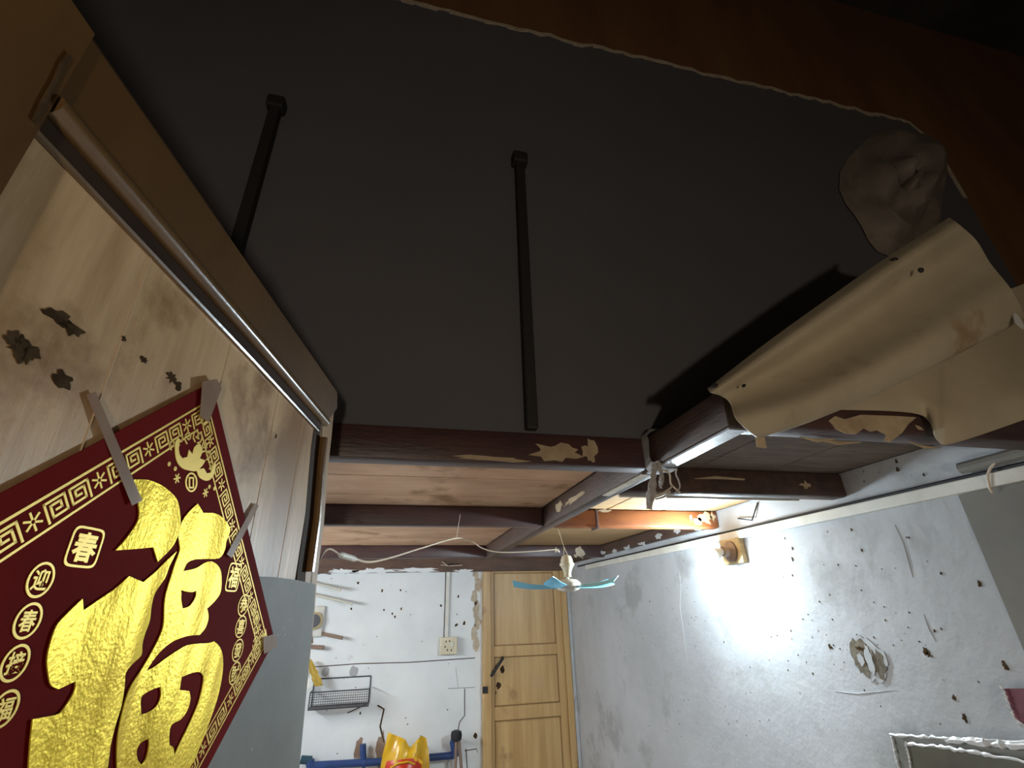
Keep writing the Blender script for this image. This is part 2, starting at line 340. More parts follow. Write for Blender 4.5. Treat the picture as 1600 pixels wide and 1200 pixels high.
crk = [[(1060,885),(1064,915),(1062,945),(1068,990),(1075,1040)], [(1398,820),(1412,850),(1420,880),(1426,902)], [(1443,960),(1452,985),(1462,1002)], [(1303,1080),(1340,1084),(1400,1078)]]
for c in crk:
    MB().tube([PX(x, y, XR - .0005) for x, y in c], [.0005] + [.0014] * (len(c) - 2) + [.0005], 5).build('plaster_crack', plaster, wall_right)
# cracks and seams on the far wall
for c, r in (([(492,1042),(560,1037),(640,1035),(742,1028)], .0035), ([(726,1076),(726,1118),(718,1128),(715,1145)], .004), ([(590,1102),(600,1108),(594,1135),(600,1160)], .006), ([(543,1114),(560,1106),(572,1100)], .004),
             ([(700,1076),(742,1074)], .002), ([(728,1170),(730,1200)], .004), ([(712,1042),(716,1075)], .0015), ([(726,1173),(745,1170),(746,1176)], .003), ([(700,1185),(700,1205)], .002)):
    MB().tube([PY(x, y, YF + .001) for x, y in c], r, 5).build('wall_crack', soot, wall_far)
for i, (x, y, r) in enumerate(((559,911,.012),(597,923,.010),(626,922,.008),(689,946,.010),(617,964,.010),(613,959,.008),(716,932,.012),(712,977,.012),(725,974,.014),(714,976,.010),(549,951,.01),(600,953,.008),(627,951,.01),(743,1150,.02),(563,1115,.01),(714,960,.006))):
    chip(PY(x, y, YF - .0015), r * .7, r, X_, Z_, (0, .0025, 0), 8, .4, 150 + i).build('pock_mark', soot, wall_far)
for i, (x, y, a, b) in enumerate(((535,893,.10,.020),(585,892,.13,.018),(650,891,.16,.016),(725,892,.07,.012))):
    chip(PY(x, y, YF - .032), a, b, X_, Z_, (0, .0015, 0), 26, .4, 170 + i).build('crumbled_edge', plaster_far, wall_far)
for i, (x, y, a, b) in enumerate(((507,890,.10,.035),(520,884,.06,.05))):
    chip(PY(x, y, YF - .006), a, b, X_, Z_, (0, .0015, 0), 22, .4, 180 + i).build('crumbled_edge', girder_wood, wall_far)
for i in range(7):
    y0 = 895 + i * 19
    chip(PY(744 + 3 * math.sin(i * 2.1), y0, YF - .006), .022, .055, X_, Z_, (0, .005, 0), 16, .35, 190 + i).build('rough_plaster', torn, wall_far)
# water stains on the dark planks are in the material; soot marks above hook
for i, (x, y) in enumerate(((508, 1050), (553, 1049))):
    chip(PY(x, y, YF - .001), .03, .035, X_, Z_, (0, .0015, 0), 10, .2, 210 + i).build('grey_stain', mat('grey_stain', (0.40, 0.40, 0.41), rough=0.9), wall_far)

# ------------------------------------------------------------------ door
D = struct('door_1', MB().box((.775, YF - .022, 0), (1.375, YF - .002, 1.884)), door_wood)
MB().bbox((.712, YF - .05, 0), (.776, YF - .001, 1.884), .004).build('door_frame', door_wood, D)
MB().bbox((1.376, YF - .05, 0), (1.425, YF - .001, 1.884), .004).build('door_frame', door_wood, D)
rails = ((1.872, 1.884), (1.262, 1.335), (.85, .935), (.05, .2))
for z0, z1 in rails: MB().bbox((.802, YF - .034, z0), (1.318, YF - .0225, z1), .003).build('rail', door_wood, D)
for x0, x1 in ((.777, .802), (1.318, 1.375)): MB().bbox((x0, YF - .034, .01), (x1, YF - .0225, 1.884), .003).build('stile', door_wood, D)
for z0, z1 in ((1.335, 1.872), (.935, 1.262), (.2, .85)):
    m = MB()
    for a, b in (((.802, z0), (.81, z1)), ((1.31, z0), (1.318, z1)), ((.802, z0), (1.318, z0 + .008)), ((.802, z1 - .008), (1.318, z1))):
        m.box((a[0], YF - .03, a[1]), (b[0], YF - .0225, b[1]))
    m.build('bead_moulding', mat('door_bead', (0.24, 0.13, 0.045), rough=0.5), D)
h0, h1 = PY(786, 1028, YF - .06), PY(768, 1056, YF - .06)
MB().tube([h0 + Vector((0, .024, 0)), h0, h1, h1 + Vector((0, .024, 0))], .011, 8).build('door_handle', iron, D)
lk = PY(758, 1078, YF - .05)
MB().bbox((lk.x - .02, YF - .062, lk.z - .022), (lk.x + .02, YF - .05, lk.z + .022), .003).build('lock', iron, D)
chip(PY(840, 1065, YF - .024), .05, .05, X_, Z_, (0, .003, 0), 18, .1, 3).build('pale_ring_mark', mat('pale_mark', (0.50, 0.33, 0.16), rough=0.6), D)
for i, (x, y) in enumerate(((785, 1046), (779, 1072), (773, 1082))):
    chip(PY(x, y, YF - .0235), .016, .02, X_, Z_, (0, .002, 0), 12, .4, 230 + i).build('grime_mark', dark_groove, D)

# ================================================================== cabinet partition on the left
sd = Vector((0.175, 0.985, 0)).normalized(); nd = Vector((sd.y, -sd.x, 0))
c0 = PY(490, 910, .8); c0.z = 0
cb = thing('wood_partition', c0, 'brown varnished wooden partition with a framed panel, carrying the red poster', 'partition')
def W(s, z, n=0): return c0 + sd * s + nd * n + Z_ * z
def sz(x, y, n=0):
    d = ray(x, y); o = c0 + nd * n; t = (o - CAM).dot(nd) / d.dot(nd); p = CAM + d * t
    return (p - c0).dot(sd), p.z
def cpoly(pts, n0, n1): return MB().prism([W(s, z, n0) for s, z in pts], nd * (n1 - n0))
def cbox(s0, s1, z0, z1, n0, n1): return cpoly([(s0, z0), (s1, z0), (s1, z1), (s0, z1)], n0, n1)
edge = [sz(*p) for p in ((521, 638), (517, 683), (512, 727), (505, 820), (495, 897), (490, 960), (466, 1199))]
ZT = 1.95
inner = [(s - .050, z) for s, z in edge]
cbox(-1.9, .02, .02, ZT, -.04, -.012).build('back_board', dark_groove, cb)
# panel boards with slight joints
bs = [-1.25, -1.02, -.80, -.585, -.47, -.345, -.225, -.085]
cbox(-.575, -.075, .05, 1.868, -.012, 0).build('panel', cab_panel, cb)
cbox(-1.9, -.640, .05, ZT, -.012, .004).build('panel', shaded_cab_wood, cb)
cbox(-.640, -.580, .05, ZT, -.012, .010).build('stile', shaded_cab_wood, cb)
cpoly([(-.58, 1.888), (-.06, 1.888), (edge[0][0], edge[0][1]), (edge[0][0] - .01, ZT), (-.58, ZT)], -.012, .006).build('top_rail', shaded_cab_wood, cb)
cpoly(edge + [(.06, .05), (-.02, .05)] + inner[::-1] + [(-.075, 1.885)], -.03, .0010).build('stile', mat('stile_wood', (0.42, 0.27, 0.15), (0.27, 0.155, 0.075), 0.4, 2.2, (3, 3, 0.7), bump=0.0006, bscale=30), cb)
g = [(s - .031, z) for s, z in inner if z < 1.88]
cpoly([(-.083, 1.862)] + [(s + .031, z) for s, z in g] + [(.0, .05), (-.03, .05)] + g[::-1], -.002, .0005).build('dark_groove', dark_groove, cb)  # flush strip, the shade of the recess is put into its dark colour
# sloped moulding under the top rail (a rounded bead and a flat fillet)
MB().tube([W(-.578, 1.886, .006), W(-.3, 1.886, .006), W(-.068, 1.884, .006)], .0075, 10).build('bead_moulding', cab_mould, cb, True)
cbox(-.578, -.078, 1.868, 1.881, -.01, .004).build('fillet', dark_groove, cb)
MB().tube([W(-.578, 1.868, .001), W(-.3, 1.868, .001), W(-.08, 1.866, .001)], .0028, 8).build('bead_moulding', cab_mould, cb, True)
MB().tube([W(s - .0, z, .006) for s, z in [(inner[1][0], 1.86)] + inner[2:5]], .006, 8).build('bead_moulding', cab_mould, cb, True)
# faint raised board joints on the panel
for s in (-.47, -.345, -.225, -.135):
    MB().tube([W(s, 1.866, -.001), W(s + .004, 1.5, -.001), W(s, .3, -.001)], .0016, 6).build('board_joint', mat('pale_joint', (0.55, 0.40, 0.25), rough=0.5), cb, True)
# cracks, stains and soot fingermarks
MB().tube([W(*sz(x, y, .0105), .0105) for x, y in ((52,190),(66,160),(84,128),(96,100),(108,86))], .0012, 5).build('crack', soot, cb)
for i, (x, y, a, b) in enumerate(((20,532,.010,.008),(32,543,.008,.011),(48,553,.007,.010),(92,497,.017,.006),(112,514,.016,.006),(98,592,.011,.007),(268,590,.010,.006),(278,602,.006,.006),(224,563,.005,.004),(431,682,.0025,.004),(193,530,.004,.003),(148,748,.002,.002))):
    s, z = sz(x, y); g_ = random.Random(i)
    c = W(s, z, (.0006 if s > -.575 else .0106 if s > -.64 else .0046))
    chip(c, a * .6, b * .6, sd, Z_, -nd * .002, 16, .5, 300 + i).build('soot_mark', soot, cb)
# lower grey sheet at the end of the partition
q = [sz(x, y, .0020) for x, y in ((395, 900), (432, 902), (462, 906), (493, 913), (490, 960), (468, 1199))]
tag(cpoly(q + [(.10, .9), (-.30, .9), (-.30, 1.45), (-.2, q[0][1])], .0011, .0020).build('grey_sheet', grey_metal), 'grey scuffed sheet fixed on the lower end of the wooden partition, below the poster corner', 'sheet')
# cornice board on top
cr = thing('cornice_board', W(-.8, ZT, -.02), 'dark board lying along the top of the wooden partition at upper left', 'board')
cbox(-1.9, -.36, ZT + .001, ZT + .05, -.055, -.03).build('board', dark_groove, cr)
hk = PY(312, 195, .95)
tag(chip((hk.x, 1.04, hk.z + .1), .03, .055, X_, Z_, (0, .012, 0), 14, .4, 44).build('cloth_scrap', girder_wood), 'small dark scrap hanging high above the wooden partition', 'scrap') if False else None

# ================================================================== the poster
po = thing('good_fortune_poster', W(-.364, 1.59, .0024), 'red diamond poster with a large gold character taped to the wooden partition', 'poster')
PB = .0024
TV, RV = Vector(sz(330, 597, PB)), Vector(sz(428, 1000, PB)); pc = Vector((TV.x, RV.y))
hv = TV.y - pc.y; hh = RV.x - pc.x
def ppoint(a, b, n=.0024):       # poster plane coordinates
    return W(pc.x + a, pc.y + b, n)
MB().prism([ppoint(0, hv), ppoint(hh, 0), ppoint(0, -hv), ppoint(-hh, 0)], nd * .0008).build('red_sheet', red_paper, po)
def curve_fill(name, loops, m, n0, thick, parent):
    cu = bpy.data.curves.new(name, 'CURVE'); cu.dimensions = '2D'; cu.fill_mode = 'BOTH'; cu.extrude = thick / 2
    for lp in loops:
        sp = cu.splines.new('POLY'); sp.points.add(len(lp) - 1); sp.use_cyclic_u = True
        for p, v in zip(sp.points, lp): p.co = (v[0], v[1], 0, 1)
    return curve_to(name, cu, m, n0, parent)
def curve_to(name, cu, m, n0, parent, place=None):
    tmp = bpy.data.objects.new('tmp', cu); COL.objects.link(tmp)
    bpy.context.view_layer.update()
    me = bpy.data.meshes.new_from_object(tmp)
    bpy.data.objects.remove(tmp); bpy.data.curves.remove(cu)
    loc = parent.location
    for v in me.vertices:
        a, b, t = v.co
        if place: a, b = place(a, b)
        v.co = W(a, b, n0 + t) - loc
    me.name = name; me.materials.clear(); me.materials.append(m)
    o = bpy.data.objects.new(name, me); COL.objects.link(o); o.parent = parent; return o
def closed_smooth(lp, n=4):
    P = [Vector((*p, 0)) for p in lp]; k = len(P); out = []
    for i in range(k):
        p0, p1, p2, p3 = P[i-1], P[i], P[(i+1) % k], P[(i+2) % k]
        d1, d2 = (p1 - p0), (p2 - p1); d3 = p3 - p2
        sharp1 = d1.length and d2.length and d1.angle(d2, 0) > .95
        sharp2 = d2.length and d3.length and d2.angle(d3, 0) > .95
        m1 = d2 if sharp1 else (p2 - p0) * .5
        m2 = d2 if sharp2 else (p3 - p1) * .5
        for j in range(n):
            t = j / n
            out.append((2*t**3-3*t*t+1)*p1 + (t**3-2*t*t+t)*m1 + (-2*t**3+3*t*t)*p2 + (t**3-t*t)*m2)
    return [(v.x, v.y) for v in out]
def z4(pts, ox, oy, k): return [(ox + x / k, oy + y / k) for x, y in pts]
dot_ = [(209,749),(231,750),(251,758),(267,770),(277,783),(281,804),(281,820),(278,834),(269,854),(246,878),(239,855),(208,858),(180,860),(193,846),(206,829),(215,814),(217,800),(215,785),(213,775),(207,760)]
left_ = z4([(945,40),(905,120),(880,185),(830,260),(810,330),(800,410),(775,480),(760,540),(755,595),(710,640),(672,690),(665,760),(650,860),(620,960),(590,1080),(575,1200)], 0, 850, 3.4286) + [(160,1250),(140,1300),(60,1310),(42,1250)] + \
    z4([(150,1200),(160,1060),(172,938),(265,922),(310,910),(340,880),(380,820),(400,775),(402,735),(310,778),(270,755),(255,690),(250,620),(265,540),(300,440),(350,380),(440,293),(445,355),(540,290),(620,235),(690,172),(765,205),(830,150),(890,90)], 0, 850, 3.4286)
right_ = z4([(615,30),(655,95),(740,100),(800,140),(840,210),(815,290),(800,360),(760,410),(660,415),(590,420),(540,445),(515,500),(600,480),(670,440),(720,435),(765,475),(780,540),(775,640),(740,700),(680,760),(690,820),(670,890),(630,940)], 170, 780, 4.4444) + \
    z4([(690,160),(600,172),(500,210),(420,270),(350,350),(290,440),(350,410),(440,345),(520,290),(600,245),(680,230),(770,225),(820,210),(860,250),(885,310),(890,400),(880,500),(855,620),(820,740),(780,850),(740,960),(700,1060),(660,1150),(630,1200)], 170, 960, 5.0) + \
    [(280,1235),(250,1290),(190,1295),(182,1240)] + z4([(60,1200),(60,1050),(75,900),(120,700),(170,560),(240,450),(330,300),(405,150)], 170, 960, 5.0) + \
    z4([(380,850),(385,720),(400,640),(430,540),(455,460),(478,395),(492,345),(485,290),(480,230),(500,170),(540,105)], 170, 780, 4.4444)
holes = [z4([(500,630),(530,640),(575,645),(605,635),(600,680),(560,740),(510,760),(500,700)], 170, 780, 4.4444),
         z4([(250,650),(330,590),(400,565),(405,630),(380,700),(330,750),(250,785)], 170, 960, 5.0),
         z4([(565,490),(640,460),(700,450),(735,480),(730,560),(700,680),(660,780),(610,890),(560,990),(510,1100),(500,1040),(470,1020),(470,930),(490,860),(560,820),(610,750),(635,660),(625,600),(590,595),(550,590),(560,530)], 170, 960, 5.0),
         z4([(215,1060),(250,1000),(310,970),(310,1030),(290,1120),(250,1175),(220,1130)], 170, 960, 5.0)]
def pxs(lp, n=.0042): return [sz(x, y, n) for x, y in closed_smooth(lp)]
curve_fill('gold_stroke', [pxs(dot_)], gold, .0042, .0008, po)
curve_fill('gold_stroke', [pxs(left_)], gold, .0042, .0008, po)
curve_fill('gold_stroke', [pxs(right_)] + [pxs(h) for h in holes], gold, .0042, .0008, po)
# border frets: strokes in the frame of each side
def stroke(m, pts, wd, n=.0032):
    for (a, b), (c, d) in zip(pts, pts[1:]):
        t = Vector((c - a, d - b)); L = t.length
        if L < 1e-6: continue
        t /= L; q = Vector((-t.y, t.x)) * wd / 2; e = t * wd / 2
        A, B = Vector((a, b)) - e, Vector((c, d)) + e
        m.prism([ppoint(*(A + q), n), ppoint(*(B + q), n), ppoint(*(B - q), n), ppoint(*(A - q), n)], nd * .0004)
FRET = [(.06, .0), (.06, .94), (.94, .94), (.94, .14), (.28, .14), (.28, .72), (.72, .72), (.72, .42), (.48, .42)]
crn = [Vector((0, hv)), Vector((hh, 0)), Vector((0, -hv)), Vector((-hh, 0))]
for i in range(4):
    A, B = crn[i], crn[(i + 1) % 4]; e = (B - A); L = e.length; e /= L
    inn = Vector((-e.y, e.x));
    if inn.dot(-A) < 0: inn = -inn
    m = MB()
    def Q(u, v): r = A + e * u + inn * v; return (r.x, r.y)
    o0, o1 = .0145, .0330
    stroke(m, [Q(.012, o0), Q(L - .012, o0)], .0017); stroke(m, [Q(.034, o1), Q(L - .034, o1)], .0015)
    cells = []; per = L / 7; cell = .0160
    for k in range(7):
        u0 = k * per
        if k: cells.append(('s', u0 - .0045, 0))
        cells += [('f', u0 + .0085 + (.006 if k == 0 else 0), 0), ('f', u0 + .0085 + cell + .001 + (.004 if k == 0 else 0), 1)]
    cells = [c for c in cells if c[1] > .012 and c[1] < L - .03]
    for ty, u, fl_ in cells:
        if ty == 'f':
            stroke(m, [Q(u + (x if not fl_ else 1 - x) * cell * .95, o0 + .0032 + (1 - y) * .0125) for x, y in FRET], .0015)
        else:
            c = (u + .0055, o0 + .0093)
            for q in range(6):
                a = q * math.tau / 6 + .5
                stroke(m, [Q(c[0] + .0018 * math.cos(a), c[1] + .0018 * math.sin(a)), Q(c[0] + .0052 * math.cos(a), c[1] + .0052 * math.sin(a))], .0013)
    m.build('fret_border', gold_print, po)
# cloud scroll corner ornaments
for ci, c in enumerate((crn[0], crn[1])):
    m = MB(); ax = -c.normalized(); pe = Vector((-ax.y, ax.x))
    for sgn in (-1, 1):
        for j, (d0, w0, r0) in enumerate(((.052, .002, .0055), (.057, .012, .0055), (.062, .021, .0048), (.069, .029, .004))):
            ctr = c + ax * d0 + pe * (sgn * w0)
            pts = [(ctr + (ax * math.cos(a) + pe * math.sin(a) * sgn) * r0 * (1 - .09 * q)) for q, a in enumerate([x * .8 for x in range(9)])]
            stroke(m, [(p.x, p.y) for p in pts], .0014)
    m.build('scroll_ornament', gold_print, po)
# bat and coin
K = 4.4444
def orn(name, loops, n=.0036, m=gold_print): curve_fill(name, [[sz(x, y, n) for x, y in closed_smooth(lp, 3)] for lp in loops], m, n, .0005, po)
orn('bat_motif', [z4([(480,420),(495,430),(485,480),(490,530),(510,560),(545,550),(555,500),(580,530),(595,480),(630,455),(650,500),(640,540),(630,560),(670,575),(650,610),(625,635),(660,630),(680,665),(705,660),(720,620),(735,580),(742,610),(730,670),(700,710),(665,715),(625,690),(610,650),(585,650),(555,645),(510,630),(475,590),(460,530),(460,450)], 170, 590, K)])
def ellipse(cx, cy, rx, ry, n=28, tilt=0): return [(cx + rx * math.cos(a) * math.cos(tilt) - ry * math.sin(a) * math.sin(tilt), cy + rx * math.cos(a) * math.sin(tilt) + ry * math.sin(a) * math.cos(tilt)) for a in [i * math.tau / n for i in range(n)]]
orn('coin_motif', [z4(ellipse(572, 727, 42, 68), 170, 590, K), z4(ellipse(572, 727, 32, 56), 170, 590, K)])
orn('coin_motif', [z4([(555,690),(590,690),(590,770),(555,770)], 170, 590, K), z4([(563,702),(582,702),(582,758),(563,758)], 170, 590, K)])
for (x, y) in ((465, 700), (410, 600), (452, 633), (663, 800), (690, 758), (725, 770)):
    a, b = sz(170 + x / K, 590 + y / K, PB); r = .0035 if y in (700, 800) else .0012
    m = MB()
    for q in range(3): 
        t = q * 1.05 + .4; stroke(m, [(a - pc.x - r * math.cos(t), b - pc.y - r * math.sin(t)), (a - pc.x + r * math.cos(t), b - pc.y + r * math.sin(t))], .0012)
    m.build('sparkle_motif', gold_print, po)
# medallions and seals with characters
def glyph(ch, a, b, w_, h_, bold=.02):
    cu = bpy.data.curves.new('glyph', 'FONT'); cu.body = ch; cu.align_x = 'CENTER'; cu.extrude = .0002; cu.offset = bold
    cu.resolution_u = 3
    tmp = bpy.data.objects.new('tmp', cu); COL.objects.link(tmp); bpy.context.view_layer.update()
    me = bpy.data.meshes.new_from_object(tmp); bpy.data.objects.remove(tmp); bpy.data.curves.remove(cu)
    if not len(me.vertices): return
    x0 = min(v.co.x for v in me.vertices); x1 = max(v.co.x for v in me.vertices); y0 = min(v.co.y for v in me.vertices); y1 = max(v.co.y for v in me.vertices)
    for v in me.vertices:
        v.co = W(a + ((v.co.x - x0) / (x1 - x0) - .5) * w_, b + ((v.co.y - y0) / (y1 - y0) - .5) * h_, .0036 + v.co.z) - po.location
    me.materials.clear(); me.materials.append(gold_print)
    o = bpy.data.objects.new('gold_lettering', me); COL.objects.link(o); o.parent = po
def ring(a, b, rx, ry, t, square=False):
    def lp(rx, ry):
        if not square: return ellipse(a, b, rx, ry, 32)
        return [(a + rx * math.copysign(abs(math.cos(q)) ** .35, math.cos(q)), b + ry * math.copysign(abs(math.sin(q)) ** .35, math.sin(q))) for q in [i * math.tau / 40 for i in range(40)]]
    curve_fill('gold_ring', [lp(rx, ry), lp(rx - t, ry - t)], gold_print, .0036, .0004, po)
def seal(ch, x, y, hx, hy, t, k=.6, square=False, bold=.02):       # size of a medallion from its width and height in the photograph
    a, b = sz(x, y, PB); ry = abs(sz(x, y - hy, PB)[1] - sz(x, y + hy, PB)[1]) / 2; rx = abs(sz(x + hx, y, PB)[0] - sz(x - hx, y, PB)[0]) / 2
    ring(a, b, rx, ry, t, square); glyph(ch, a, b, rx * 2 * k, ry * 2 * k, bold)
for ch, (x, y) in zip('迎春接福', ((60, 906), (40, 970), (20, 1036), (3, 1108))): seal(ch, x, y, 21, 29, .0014)
for ch, (x, y) in zip('恭喜發財', ((378.5, 945.5), (374.5, 979), (369.5, 1016), (365, 1052))): seal(ch, x, y, 8, 17.5, .0012, .66)
seal('春', 130, 855, 26, 33, .0014, .74, True, .03)
seal('福', 363, 902, 10, 23, .0014, .74, True)
# tapes
for i, (lab, pts) in enumerate((('long strip of brown tape above the poster\'s upper left edge', [(135,617),(149,612),(222,782),(206,790)]),
                 ('strip of clear brown tape across the poster\'s right edge', [(397,786),(404,790),(362,872),(354,866)]),
                 ('tape on the poster\'s top corner', [(316,596),(338,592),(346,606),(326,660),(312,650)]),
                 ('tape on the poster\'s right corner', [(411,996),(430,990),(434,1010),(412,1022)]))):
    lift = (.002, .002, PB + .003, PB + .003) if i < 2 else (PB + .003,) * 8
    tag(MB().prism([W(*sz(x, y, h), h) for (x, y), h in zip(pts, lift)], nd * .0003).build('tape_strip', tape_m), lab, 'tape', 'tape strips on the poster')

# ================================================================== dark hanging sheet, posts
YS = 1.052
top = [PY(x, y, YS) for x, y in ((630, 0), (1450, 205))]
zt, xr_ = 3.68, 2.345
g = random.Random(3)
outline = [(-1.45, 1.972), (.66, 1.972), (.66, 2.03), (xr_, 2.03), (xr_, 3.50), (xr_ - .03, 3.60)]
x = xr_ - .09
while x > -1.45:
    outline.append((x, zt + g.uniform(-.012, .012))); x -= .045
outline.append((-1.45, zt))
sh = thing('hanging_sheet', (.4, YS, 1.97), 'large dark grey sheet covering the upper partition with a pale torn top edge', 'sheet')
MB().prism([(a, YS, b) for a, b in outline], (0, .004, 0)).build('sheet_face', sheet_grey, sh)
m = MB(); E_ = [p for p in outline[5:]]
for (a0, b0), (a1, b1) in zip(E_, E_[1:]):
    k0, k1 = g.uniform(.006, .02), g.uniform(.006, .02)
    m.prism([(a0, YS - .003, b0 - k0), (a0, YS - .003, b0 + .006), (a1, YS - .003, b1 + .006), (a1, YS - .003, b1 - k1)], (0, .008, 0))
m.build('torn_edge', torn, sh)
MB().prism([(xr_ - .018, YS - .003, 3.2), (xr_ + .004, YS - .003, 3.2), (xr_ + .004, YS - .003, 3.52), (xr_ - .02, YS - .003, 3.50)], (0, .008, 0)).build('torn_edge', torn, sh)
def post(x0, x1, z0, z1, lab):
    t = thing('iron_post', (x0, YS - .02, z0), lab, 'post', 'iron posts in front of the dark sheet')
    MB().bbox((x0 - .014, YS - .032, z0), (x0 + .014, YS - .008, z1), .003).build('shaft', iron, t)
    MB().bbox((x0 - .024, YS - .040, z1 - .008), (x0 + .024, YS - .003, z1 + .035), .006).build('cap', iron, t)
post(-.435, -.435, 1.97, 2.95, 'dark iron post rising behind the top of the wooden partition')
post(.295, .295, 2.0, 2.90, 'dark iron post standing in the middle of the dark sheet')
# cloudy plastic film wad at the sheet's corner
def outline_grid(cx, cy, rx, ry, Y, nr=9, na=26, seed=1, amp=.02):
    g = random.Random(seed); ph = [g.uniform(0, 6) for _ in range(6)]
    rows = []
    for i in range(nr + 1):
        f = i / nr; row = []
        for j in range(na + 1):
            a = (j % na) * math.tau / na; k = 1 + .08 * math.sin(3 * a + ph[0]) + .05 * math.sin(5 * a + ph[1])
            p = PY(cx + rx * f * k * math.cos(a), cy + ry * f * k * math.sin(a), Y)
            bl = amp * (1 - f * f) + amp * .45 * math.sin(7 * f + 2 * a + ph[2]) * (1 - f ** 4) + amp * .3 * math.sin(11 * f - 3 * a + ph[3]) * (1 - f ** 4)
            p.y -= bl + .002; row.append(p)
        rows.append(row)
    return MB().grid(rows)
fm = thing('plastic_film', PY(1400, 300, YS), 'crumpled cloudy plastic film stuck at the torn corner of the dark sheet', 'plastic film')
outline_grid(1400, 296, 82, 100, YS - .004, seed=5, amp=.07).build('film', film, fm, True)

# beige vinyl sheet curling down in front of the nearest joist
def loft(rows, nu=28, nv=5):
    cols = [smooth_path(r, max(1, nu // (len(r) - 1))) for r in rows]
    k = min(len(c) for c in cols); out = []
    for j in range(k): out.append(smooth_path([c[j] for c in cols], nv))
    return out
vs = thing('vinyl_sheet', PY(1300, 560, .68), 'beige vinyl sheet torn loose and curling down in front of the nearest joist', 'vinyl sheet')
def row(pts): return [PY(x, y, Y) for x, y, Y in pts]
curl = loft([row([(1107,607,.700),(1200,535,.675),(1290,470,.645),(1390,400,.615),(1484,340,.59)]),
             row([(1112,614,.684),(1209,550,.652),(1300,487,.620),(1402,416,.590),(1500,352,.568)]),
             row([(1128,619,.702),(1224,570,.692),(1318,512,.668),(1418,444,.634),(1526,376,.606)]),
             row([(1142,630,.700),(1240,596,.680),(1335,545,.652),(1436,486,.620),(1548,412,.60)]),
             row([(1152,656,.672),(1255,626,.650),(1352,582,.622),(1460,525,.595),(1580,452,.58)]),
             row([(1184,684,.690),(1262,660,.675),(1360,620,.655),(1470,566,.635),(1605,496,.62)]),
             row([(1188,678,.708),(1270,648,.700),(1365,602,.690),(1480,550,.680),(1615,480,.67)])])
MB().grid(curl, (0, .0025, .0015)).build('curl', vinyl, vs, True)
flap = loft([row([(1290,600,.718),(1390,560,.715),(1450,520,.71),(1490,490,.70),(1570,455,.69),(1720,400,.66)]),
             row([(1296,622,.712),(1400,610,.708),(1456,595,.70),(1492,585,.685),(1580,550,.675),(1715,500,.65)]),
             row([(1302,634,.712),(1425,632,.708),(1462,645,.690),(1494,650,.675),(1590,615,.66),(1710,570,.64)]),
             row([(1305,640,.716),(1438,648,.712),(1466,688,.700),(1492,692,.690),(1600,656,.672),(1705,618,.65)])], 40)
MB().grid(flap, (0, .0025, .0015)).build('flap', vinyl, vs, True)
for i, (x, y, Y, a) in enumerate(((1115,604,.69,.006),(1396,408,.60,.006),(1436,424,.598,.006),(1160,604,.68,.003))):
    p = PY(x, y, Y); MB().lathe([(a * .6, -.004), (a, -.001), (a, .002), (a * .5, .004)], p - Y_ * .004, 'Y', 10).build('tack', iron, vs)
p = PY(1590, 500, .60)
chip(p, .012, .018, X_, Z_, (0, .002, 0), 9, .4, 12).build('white_tear', film_edge, vs)
pp = [PY(x, y, .70) for x, y in ((1181, 682), (1195, 684), (1198, 700), (1183, 698))]
MB().prism(pp, (0, .002, 0)).build('torn_tab', paint_chip, vs)

# ================================================================== wall lamp
lz, ly = 1.812, 1.925
la = thing('wall_lamp', (XR, ly, lz), 'bare lit bulb in a bakelite holder on a wooden block on the white right wall', 'lamp')
MB().bbox((XR - .024, ly - .068, lz - .052), (XR - .0005, ly + .068, lz + .052), .003).build('mounting_block', lamp_wood, la)
MB().lathe([(.044, 0), (.044, -.008), (.036, -.016), (.024, -.022), (.021, -.042), (.017, -.044)], (XR - .024, ly, lz), 'X').build('lamp_holder', ceramic, la, True)
def droop(mb, a=math.radians(18)):           # the bulb sags a little in its holder
    o = Vector((XR - .0685, ly, lz)); R = Matrix.Rotation(-a, 3, 'Y'); mb.v = [o + R @ (v - o) for v in mb.v]; return mb
droop(MB().lathe([(.013, 0), (.015, -.010), (.024, -.030), (.0312, -.046), (.0312, -.0505)], (XR - .0685, ly, lz), 'X', 20)).build('bulb_base', white_pl, la, True)
droop(MB().lathe([(.0295, -.0508), (.0290, -.057), (.0255, -.065), (.018, -.071), (.009, -.0745), (.001, -.0755)], (XR - .0685, ly, lz), 'X', 20)).build('bulb', bulb_m, la, True)

# added fill bulb behind the viewer, brightens the dark sheet and vinyl
nl = thing('added_fill_lamp', (.05, -1.5, 1.1), 'small warm fill bulb added out of view in the near room', 'lamp')
MB().tube([(.05, -1.5, 1.28), (.05, -1.5, 4.71)], .003, 6).build('cord', black, nl)
MB().lathe([(.008, .18), (.018, .17), (.02, .12), (.016, .118)], (.05, -1.5, 1.1), 'Z', 14).build('lamp_holder', black, nl)
MB().lathe([(.012, .116), (.02, .09), (.032, .06), (.033, .04), (.024, .015), (.004, .003)], (.05, -1.5, 1.1), 'Z', 16).build('bulb', fill_bulb, nl, True)

# added fill tube, out of view, evens the brightness of the back room
tl = thing('added_fill_tube', (XL + .03, 2.7, 1.72), 'slim white fill tube added out of view on the left wall of the back room', 'lamp')
MB().bbox((XL + .001, 2.05, 1.70), (XL + .03, 3.35, 1.74), .004).build('batten', white_pl, tl)
MB().tube([(XL + .05, 2.08, 1.72), (XL + .05, 3.32, 1.72)], .014, 10).build('tube', mat('fill_tube_glow', (1, 1, 1), emit=((0.84, 0.94, 1.0), FILL_TUBE)), tl)
for y in (2.065, 3.335): MB().bbox((XL + .03, y - .015, 1.70), (XL + .066, y + .015, 1.74), .003).build('end_holder', white_pl, tl)

